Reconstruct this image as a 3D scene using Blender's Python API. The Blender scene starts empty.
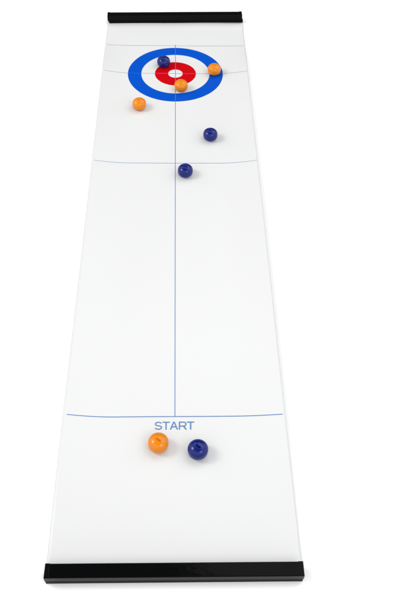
import bpy, bmesh, math, random
from mathutils import Matrix, Vector

random.seed(7)
sc = bpy.context.scene
C = sc.collection
R = math.radians

# ---------------------------------------------------------------- sizes (metres)
L = 1.2216            # visible length of the sheet between the two end bars
HW = 0.150            # half width of the sheet
Y_TEE, Y_BACK, Y_HOG, Y_START = 1.0253, 1.1310, 0.7385, 0.2060
R_OUT = 0.0974


def sm(t):
    t = max(0.0, min(1.0, t))
    return t * t * (3 - 2 * t)


def sheet_z(x, y):
    """height of the printed sheet: nearly flat, long edges curled up a little"""
    z = 0.0010
    z += 0.0018 * (sm((0.030 - y) / 0.03) + sm((y - (L - 0.030)) / 0.03))
    ramp = sm((y + 0.03) / 0.27) * sm((L - 0.055 - y) / 0.14)
    k = 0.0070 if x < 0 else 0.0071
    k *= 1 + 0.05 * math.sin(y * 7.3 + (0.6 if x < 0 else 2.1))
    t = max(0.0, (abs(x) - 0.083) / 0.064)
    if x > 0:
        k *= 0.62 + 0.38 * sm((y - 0.15) / 0.4)
    else:
        k *= 1.12 - 0.12 * sm((y - 0.15) / 0.4)
    z += k * ramp * t ** 1.75
    z += 0.00022 * (math.sin(23 * x + 11 * y + 1.3) * math.sin(9.1 * y - 17 * x) + 0.7 * math.sin(41 * x - 6 * y) * math.sin(15.7 * y + 0.4))
    return z + 0.0003


# ---------------------------------------------------------------- materials
def mat(name, col, rough=0.4, ior=1.45, coat=0.0, mottling=0.0, scale=40.0, bump=0.0, bscale=60.0, spec=0.5, vary_gloss=True):
    m = bpy.data.materials.new(name)
    m.use_nodes = True
    nt = m.node_tree
    p = nt.nodes['Principled BSDF']
    p.inputs['Base Color'].default_value = (*col, 1)
    p.inputs['Roughness'].default_value = rough
    p.inputs['IOR'].default_value = ior
    p.inputs['Specular IOR Level'].default_value = spec
    p.inputs['Coat Weight'].default_value = coat
    p.inputs['Coat Roughness'].default_value = 0.08
    tc = nt.nodes.new('ShaderNodeTexCoord')
    if mottling:
        n = nt.nodes.new('ShaderNodeTexNoise')
        n.inputs['Scale'].default_value = scale
        n.inputs['Detail'].default_value = 5
        nt.links.new(tc.outputs['Object'], n.inputs['Vector'])
        mx = nt.nodes.new('ShaderNodeMix')
        mx.data_type = 'RGBA'
        mx.inputs['A'].default_value = (*[c * (1 - mottling) for c in col], 1)
        mx.inputs['B'].default_value = (*[min(1, c * (1 + mottling)) for c in col], 1)
        nt.links.new(n.outputs['Fac'], mx.inputs['Factor'])
        nt.links.new(mx.outputs['Result'], p.inputs['Base Color'])
        mr = nt.nodes.new('ShaderNodeMapRange')
        mr.inputs['To Min'].default_value = rough * 0.8
        mr.inputs['To Max'].default_value = rough * 1.25
        nt.links.new(n.outputs['Fac'], mr.inputs['Value'])
        if vary_gloss:
            nt.links.new(mr.outputs['Result'], p.inputs['Roughness'])
    if bump:
        n2 = nt.nodes.new('ShaderNodeTexNoise')
        n2.inputs['Scale'].default_value = bscale
        n2.inputs['Detail'].default_value = 0 if bscale < 20 else 3
        nt.links.new(tc.outputs['Object'], n2.inputs['Vector'])
        b = nt.nodes.new('ShaderNodeBump')
        b.inputs['Strength'].default_value = bump
        b.inputs['Distance'].default_value = 0.002
        nt.links.new(n2.outputs['Fac'], b.inputs['Height'])
        nt.links.new(b.outputs['Normal'], p.inputs['Normal'])
    return m


M_TABLE = mat('white_tabletop', (0.95, 0.95, 0.95), 0.6, mottling=0.01, scale=6, spec=0.2)
M_SHEET = mat('white_laminate', (0.636, 0.642, 0.636), 0.27, mottling=0.006, scale=5, vary_gloss=False)
M_BLUE_INK = mat('blue_ink', (0.0005, 0.068, 0.46), 0.35, mottling=0.03, scale=30, spec=0.04)
M_RED_INK = mat('red_ink', (0.48, 0.0005, 0.004), 0.35, mottling=0.03, scale=30, spec=0.04)
M_LINE = mat('thin_blue_ink', (0.055, 0.165, 0.42), 0.35, mottling=0.03, scale=30)
M_BLACK = mat('black_plastic', (0.0016, 0.0018, 0.0020), 0.08, ior=1.42, spec=0.12, mottling=0.15, scale=70, bump=0.03, bscale=150)
M_BLACK2 = mat('black_rubber_strip', (0.0040, 0.0038, 0.0030), 0.30, ior=1.42, spec=0.04, mottling=0.15, scale=70)
M_CAP = mat('black_cap_plastic', (0.0022, 0.0022, 0.0022), 0.2, ior=1.42, spec=0.14, mottling=0.15, scale=70)
M_ORANGE = mat('orange_plastic', (0.66, 0.196, 0.001), 0.12, ior=1.47, spec=0.42, mottling=0.04, scale=160, bump=0.03, bscale=400)
M_ORANGE_B = mat('orange_plastic_base', (0.50, 0.12, 0.003), 0.3, mottling=0.05, scale=160)
M_BLUE = mat('blue_plastic', (0.003, 0.010, 0.135), 0.12, ior=1.47, spec=0.34, mottling=0.06, scale=160, bump=0.03, bscale=400)
M_BLUE_B = mat('blue_plastic_base', (0.012, 0.020, 0.13), 0.3, mottling=0.06, scale=160)


# ---------------------------------------------------------------- helpers
def link(name, me, m, parent=None, smooth=True):
    o = bpy.data.objects.new(name, me)
    C.objects.link(o)
    me.materials.append(m)
    if smooth:
        for p in me.polygons:
            p.use_smooth = True
    if parent:
        o.parent = parent
    return o


def mesh(name, verts, faces):
    me = bpy.data.meshes.new(name)
    me.from_pydata(verts, [], faces)
    me.update()
    return me


def empty(name, loc, label, cat, group=None):
    o = bpy.data.objects.new(name, None)
    o.empty_display_size = 0.02
    o.location = loc
    C.objects.link(o)
    o['label'] = label
    o['category'] = cat
    if group:
        o['group'] = group
    return o


# ---------------------------------------------------------------- the table
G = 3.5
tb = mesh('tabletop', [(-G, -G, 0), (G, -G, 0), (G, G + 1.5, 0), (-G, G + 1.5, 0)], [(0, 1, 2, 3)])
table = link('tabletop', tb, M_TABLE, smooth=False)
table['kind'] = 'structure'
table['label'] = 'plain white tabletop the curling game lies on'

# ---------------------------------------------------------------- the game board
board = empty('curling_board', (0, 0, 0),
              'long white tabletop curling sheet with printed target rings and black end bars', 'curling game')

# the sheet itself
nx, ny = 80, 160
y0, y1 = -0.006, L + 0.006
vs, fs = [], []
for j in range(ny + 1):
    y = y0 + (y1 - y0) * j / ny
    for i in range(nx + 1):
        x = -HW + 2 * HW * i / nx
        tuck = 1 - 0.006 * sm(y / 0.25) * sm((L - y) / 0.25)   # a curled edge draws in a little
        vs.append((x * tuck, y, sheet_z(x, y)))
for j in range(ny):
    for i in range(nx):
        a = j * (nx + 1) + i
        fs.append((a, a + 1, a + nx + 2, a + nx + 1))
sheet = link('playing_sheet', mesh('playing_sheet', vs, fs), M_SHEET, board)
sol = sheet.modifiers.new('thickness', 'SOLIDIFY')
sol.thickness = 0.00045
sol.offset = -1


def ink(lift):
    return lambda x, y: (x, y, sheet_z(x, y) + lift)


def ring(name, r0, r1, m, lift=0.00012, n=160):
    f = ink(lift)
    vs, fs = [], []
    rad = 6
    for i in range(n):
        a = 2 * math.pi * i / n
        for k in range(rad + 1):
            r = r0 + (r1 - r0) * k / rad
            vs.append(f(r * math.cos(a), Y_TEE + r * math.sin(a)))
    for i in range(n):
        for k in range(rad):
            a = i * (rad + 1) + k
            b = ((i + 1) % n) * (rad + 1) + k
            fs.append((a, a + 1, b + 1, b))
    return link(name, mesh(name, vs, fs), m, sheet)


def strip(name, p, q, w, m, lift=0.00022, n=90):
    f = ink(lift)
    dx, dy = q[0] - p[0], q[1] - p[1]
    d = math.hypot(dx, dy)
    px, py = -dy / d * w / 2, dx / d * w / 2
    vs, fs = [], []
    for i in range(n + 1):
        t = i / n
        x, y = p[0] + dx * t, p[1] + dy * t
        vs += [f(x + px, y + py), f(x - px, y - py)]
    for i in range(n):
        a = 2 * i
        fs.append((a, a + 1, a + 3, a + 2))
    return link(name, mesh(name, vs, fs), m, sheet)


o = ring('target_ring', R_OUT * 0.718, R_OUT, M_BLUE_INK)
o['label'] = 'wide blue outer target ring'
o = ring('target_ring', R_OUT * 0.152, R_OUT * 0.432, M_RED_INK)
o['label'] = 'red inner target ring with white centre'
LW = 0.00102
strip('centre_line', (0, Y_START), (0, Y_BACK + 0.004), LW * 0.9, M_LINE)
strip('tee_line', (-0.1455, Y_TEE), (0.1485, Y_TEE), LW * 0.6, M_LINE, 0.0003)
strip('back_line', (-0.146, Y_BACK), (0.146, Y_BACK), LW * 0.55, M_LINE, 0.0003)
strip('hog_line', (-0.146, Y_HOG), (0.1475, Y_HOG), LW * 0.65, M_LINE, 0.0003)
strip('start_line', (-0.1445, Y_START), (0.1455, Y_START), LW * 1.1, M_LINE, 0.0003)


# lettering START: stroked letters, built flat on the sheet
def lettering():
    y_base, y_top = 0.1857, 0.1979
    H = y_top - y_base
    th = H * 0.122
    vs, fs = [], []
    lift = [0.0003]

    def f(x, y):
        return ink(lift[0])(x, y)

    def poly(pts):
        lift[0] += 0.00002
        b = len(vs)
        vs.extend(f(x, y_base + y) for x, y in pts)
        fs.append(tuple(range(b, b + len(pts))))

    def rect(xa, ya, xb, yb):
        poly([(xa, ya), (xb, ya), (xb, yb), (xa, yb)])

    def stroke(pts, t):
        lift[0] += 0.00002
        n = len(pts)
        b = len(vs)
        for i, (x, y) in enumerate(pts):
            xa, ya = pts[max(0, i - 1)]
            xb, yb = pts[min(n - 1, i + 1)]
            d = math.hypot(xb - xa, yb - ya)
            ux, uy = -(yb - ya) / d * t / 2, (xb - xa) / d * t / 2
            vs.append(f(x + ux, y_base + y + uy))
            vs.append(f(x - ux, y_base + y - uy))
        for i in range(n - 1):
            a = b + 2 * i
            fs.append((a, a + 1, a + 3, a + 2))

    def letter_s(x0, w):
        cx = x0 + w / 2
        rx, ry = w / 2 - th / 2, H * 0.25 - th * 0.25
        ct, cb = H - th / 2 - ry, th / 2 + ry
        pts = []
        for k in range(22):                       # upper bowl, from right end over the top to the middle
            a = R(20 + k * (250 - 20) / 21)
            pts.append((cx + rx * 0.93 * math.cos(a), ct + ry * math.sin(a)))
        for k in range(22):                       # lower bowl
            a = R(70 - k * (70 + 165) / 21)
            pts.append((cx + rx * math.cos(a), cb + ry * math.sin(a)))
        stroke(pts, th)

    def letter_t(x0, w):
        rect(x0, H - th, x0 + w, H)
        rect(x0 + w / 2 - th / 2, 0, x0 + w / 2 + th / 2, H - th)

    def letter_a(x0, w):
        cx = x0 + w / 2
        s = th * 1.08
        poly([(x0, 0), (x0 + s, 0), (cx, H - th * 0.95), (cx - s * 0.55, H)])
        poly([(x0 + w - s, 0), (x0 + w, 0), (cx + s * 0.55, H), (cx - s * 0.55, H), (cx, H - th * 0.95)])
        rect(x0 + w * 0.25, H * 0.29, x0 + w * 0.75, H * 0.29 + th)

    def letter_r(x0, w):
        rect(x0, 0, x0 + th, H)
        rr = H * 0.26
        xs = x0 + w * 0.62
        pts = [(x0 + th, H - th / 2), (xs, H - th / 2)]
        yc = H - th / 2 - rr + th * 0.1
        r2 = rr - th * 0.1
        for k in range(1, 16):
            a = R(90 - 180 * k / 15)
            pts.append((xs + r2 * 0.95 * math.cos(a), yc + r2 * math.sin(a)))
        pts.append((x0 + th, yc - r2))
        stroke(pts, th)
        yb = yc - r2
        poly([(x0 + w * 0.50, yb), (x0 + w - th * 1.15, 0), (x0 + w + th * 0.1, 0), (x0 + w * 0.50 + th * 1.3, yb)])

    k = 0.0267 * 2 / 3.22
    x = -0.0276
    letter_s(x + 0.03 * k, 0.60 * k); x += 0.655 * k
    letter_t(x, 0.59 * k); x += 0.60 * k
    letter_a(x, 0.66 * k); x += 0.70 * k
    letter_r(x + 0.03 * k, 0.63 * k); x += 0.68 * k
    letter_t(x, 0.59 * k)
    o = link('lettering', mesh('lettering', vs, fs), M_LINE, sheet, smooth=False)
    o['label'] = 'blue printed word START'


lettering()

# ---------------------------------------------------------------- end bars
def extrude(profile, xa, xb, bevel=0.0009):
    """profile (y, z) swept along x, ends closed, edges rounded"""
    bm = bmesh.new()
    a = [bm.verts.new((xa, y, z)) for y, z in profile]
    b = [bm.verts.new((xb, y, z)) for y, z in profile]
    n = len(profile)
    bm.faces.new(a)
    bm.faces.new(list(reversed(b)))
    for i in range(n):
        bm.faces.new((a[i], b[i], b[(i + 1) % n], a[(i + 1) % n]))
    bmesh.ops.recalc_face_normals(bm, faces=bm.faces)
    bmesh.ops.bevel(bm, geom=list(bm.edges), offset=bevel, segments=3, profile=0.5, affect='EDGES', clamp_overlap=True)
    me = bpy.data.meshes.new('bar')
    bm.to_mesh(me)
    bm.free()
    return me


BW, BH, BD = 0.1487, 0.0180, 0.0172


def end_bar(loc, rz, facing, jaw_shift):
    """facing = side (+1/-1 along y) of the face that looks at the camera; body is behind it"""
    root_me = extrude([(0.0, 0.0082), (0.0, BH - 0.0006), (0.0006, BH), (BD - 0.0006, BH), (BD, BH - 0.0006),
                       (BD, 0.0002), (BD * 0.55, 0.0002), (BD * 0.55, 0.0082)], -BW, BW, 0.0005)
    bar = link('end_bar', root_me, M_BLACK, board, smooth=False)
    bar.location = loc
    bar.rotation_euler = (0, 0, rz)
    jaw = link('clamp_strip', extrude([(0.0003, 0.0002 + facing[1]), (0.0003, 0.0078), (BD * 0.53, 0.0078), (BD * 0.53, 0.0002 + facing[1])],
                                      -BW + 0.0001 + jaw_shift, BW - 0.0001 + jaw_shift, 0.0005), M_BLACK2, bar, smooth=False)
    for sx in (-1, 1):
        xa = sx * (BW - 0.0055)
        xb = sx * (BW + 0.0003)
        link('end_cap', extrude([(-0.0002, 0.0086), (-0.0002, BH + 0.0002), (BD + 0.0002, BH + 0.0002), (BD + 0.0002, 0.0004),
                                 (BD * 0.56, 0.0004), (BD * 0.56, 0.0086)], min(xa, xb), max(xa, xb), 0.0005), M_CAP, bar, smooth=False)
    return bar, jaw


# far bar: its face turned to the camera stands over the end of the sheet
b, j = end_bar((-0.0008, L - 0.0004, 0.0), 0.027, (1, 0.0030), 0.0024)
b.scale = (1, 1.04, 1.12)
b['label'] = 'far black end bar above the target rings'
# near bar: front face looks at the camera, sheet enters from behind
b, j = end_bar((0, -BD, 0.0), -0.004, (1, 0.0), 0.0)
b['label'] = 'near black end bar'


# ---------------------------------------------------------------- curling stones
def lathe(profile, n=72):
    vs, fs = [], []
    m = len(profile)
    for r, z in profile:
        for i in range(n):
            a = 2 * math.pi * i / n
            vs.append((r * math.cos(a), r * math.sin(a), z))
    for k in range(m - 1):
        for i in range(n):
            a, b = k * n + i, k * n + (i + 1) % n
            fs.append((a, b, b + n, a + n))
    fs.append(tuple(range(n - 1, -1, -1)))
    fs.append(tuple((m - 1) * n + i for i in range(n)))
    return vs, fs


SA, SZC, SBT, SBL, SE, SEL = 0.0135, 0.0106, 0.0103, 0.0102, 2.16, 3.2


def dome_z(rad):
    return SZC + SBT * max(0.0, 1 - (rad / SA) ** SE) ** (1 / SE)


def recess(u, v):
    """finger hollow moulded into the top: a steep edge along u, its floor rising away from it"""
    v = -v + 0.0006
    d = sm(v / 0.0007) * (1 - sm((v - 0.0003) / 0.0044))
    d *= sm((u + 0.0070) / 0.0075) * (1 - sm((u - 0.0040 + 0.35 * max(0, v)) / 0.0018))
    return 0.0024 * d


def stone_shell():
    pr = []
    z0 = 0.0018
    side = lambda z: SA * (1 - ((SZC - z) / SBL) ** SEL) ** (1 / SEL)
    rb = side(z0)
    pr += [(rb - 0.0012, z0), (rb - 0.0003, z0 + 0.0001)]
    for k in range(1, 24):
        z = z0 + (SZC - z0) * k / 24
        pr.append((side(z), z))
    for k in range(0, 70):
        t = math.pi / 2 * k / 70
        c = math.cos(t)
        pr.append((SA * c ** (2 / SE), dome_z(SA * c ** (2 / SE))))
    pr.append((0.0001, SZC + SBT))
    vs, fs = lathe(pr, 112)
    out = []
    for x, y, z in vs:
        if z > SZC + 0.003:
            z -= recess(x, y)
        out.append((x, y, z))
    return mesh('shell', out, fs)


def stone_base():
    r = 0.0094
    pr = [(r - 0.0012, 0.0004), (r - 0.0004, 0.0006), (r, 0.0010), (r, 0.0018), (r - 0.0008, 0.0022)]
    return mesh('base_ring', *lathe(pr))



shell_me = {'orange': stone_shell(), 'blue': stone_shell()}
base_me = {'orange': stone_base(), 'blue': stone_base()}
shell_me['orange'].materials.append(M_ORANGE)
shell_me['blue'].materials.append(M_BLUE)
base_me['orange'].materials.append(M_ORANGE_B)
base_me['blue'].materials.append(M_BLUE_B)
for d in (shell_me, base_me):
    for me in d.values():
        for p in me.polygons:
            p.use_smooth = True

STONES = [
    ('orange', -0.0215, 0.1604, 'orange curling stone just below the word START'),
    ('blue', 0.0298, 0.1503, 'blue curling stone below the word START, beside an orange one'),
    ('blue', -0.0244, 1.0532, 'blue curling stone inside the target rings, touching the red ring'),
    ('orange', 0.0113, 0.9682, 'orange curling stone at the front edge of the red target ring'),
    ('orange', 0.0795, 1.0259, 'orange curling stone resting on the right side of the blue target ring'),
    ('orange', -0.0700, 0.9054, 'orange curling stone on white sheet just outside the blue target ring'),
    ('blue', 0.0653, 0.8100, 'blue curling stone alone on white between target rings and cross line'),
    ('blue', 0.0178, 0.7062, 'blue curling stone touching the cross line beside the centre line'),
]
for n, (col, x, y, label) in enumerate(STONES):
    t = empty('curling_stone', (x, y, sheet_z(x, y) + 0.0001), label, 'curling stone', 'orange and blue curling stones on the sheet')
    t.rotation_euler = (0, 0, R(-38 + random.uniform(-9, 9)))
    for nm, src in (('shell', shell_me), ('base_ring', base_me)):
        p = bpy.data.objects.new(nm, src[col])
        C.objects.link(p)
        p.parent = t

# ---------------------------------------------------------------- lamps of the studio
def area(name, loc, target, sx, sy, watts, col=(1, 1, 1), roll=0.0):
    l = bpy.data.lights.new(name, 'AREA')
    l.shape = 'RECTANGLE'
    l.size, l.size_y = sx, sy
    l.energy = watts
    l.color = col
    o = bpy.data.objects.new(name, l)
    C.objects.link(o)
    o.location = loc
    d = Vector(target) - Vector(loc)
    q = d.to_track_quat('-Z', 'Y')
    o.rotation_euler = (q.to_matrix() @ Matrix.Rotation(roll, 3, 'Z')).to_euler()
    return o


def watts(radiance, sx, sy):
    return radiance * math.pi * sx * sy


KEY = (0.95, 1.1)
area('key_softbox', (-2.2, 0.55, 2.2), (0, 0.5, 0), *KEY, watts(11.5, *KEY), (1, 0.985, 0.96))
FRONT = (1.1, 1.0)
area('front_softbox', (1.25, -1.2, 1.9), (0, 0.6, 0), *FRONT, watts(3.2, *FRONT), (0.97, 0.985, 1))
TOP = (5.0, 4.0)
area('overhead_panel', (2.0, 2.6, 4.0), (2.0, 2.6, 0), *TOP, watts(1.25, *TOP), (1, 1, 1), R(-37))

w = bpy.data.worlds.new('World')
sc.world = w
w.use_nodes = True
bg = w.node_tree.nodes['Background']
nt = w.node_tree
# pale studio walls all round, unlit ceiling overhead and a darker far end of the room
tc = nt.nodes.new('ShaderNodeTexCoord')
sp = nt.nodes.new('ShaderNodeSeparateXYZ')
nt.links.new(tc.outputs['Generated'], sp.inputs['Vector'])


def fade(sock, a, b, lo, hi):
    m = nt.nodes.new('ShaderNodeMapRange')
    m.interpolation_type = 'SMOOTHSTEP'
    m.inputs['From Min'].default_value = a
    m.inputs['From Max'].default_value = b
    m.inputs['To Min'].default_value = lo
    m.inputs['To Max'].default_value = hi
    nt.links.new(sock, m.inputs['Value'])
    return m.outputs['Result']


mul = nt.nodes.new('ShaderNodeMath')
mul.operation = 'MULTIPLY'
nt.links.new(fade(sp.outputs['Z'], 0.74, 0.96, 1.36, 0.12), mul.inputs[0])
nt.links.new(fade(sp.outputs['Y'], 0.55, 0.85, 1.0, 0.08), mul.inputs[1])
bg.inputs['Color'].default_value = (0.985, 0.99, 1, 1)
nt.links.new(mul.outputs[0], bg.inputs['Strength'])

# ---------------------------------------------------------------- camera
cam = bpy.data.cameras.new('camera')
cam.sensor_fit = 'VERTICAL'
cam.sensor_height = 24
cam.lens = 754.37 / 600 * 24
cam.clip_start, cam.clip_end = 0.01, 50
co = bpy.data.objects.new('camera', cam)
C.objects.link(co)
rm = Matrix.Rotation(-0.04316, 4, 'Z') @ Matrix.Rotation(0.70825, 4, 'X') @ Matrix.Rotation(0.02998, 4, 'Z')
co.matrix_world = Matrix.Translation((0.00569, -0.33654, 0.87709)) @ rm
sc.camera = co

sc.view_settings.view_transform = 'Standard'
sc.view_settings.look = 'None'
sc.view_settings.exposure = 0.0
sc.view_settings.gamma = 1.0
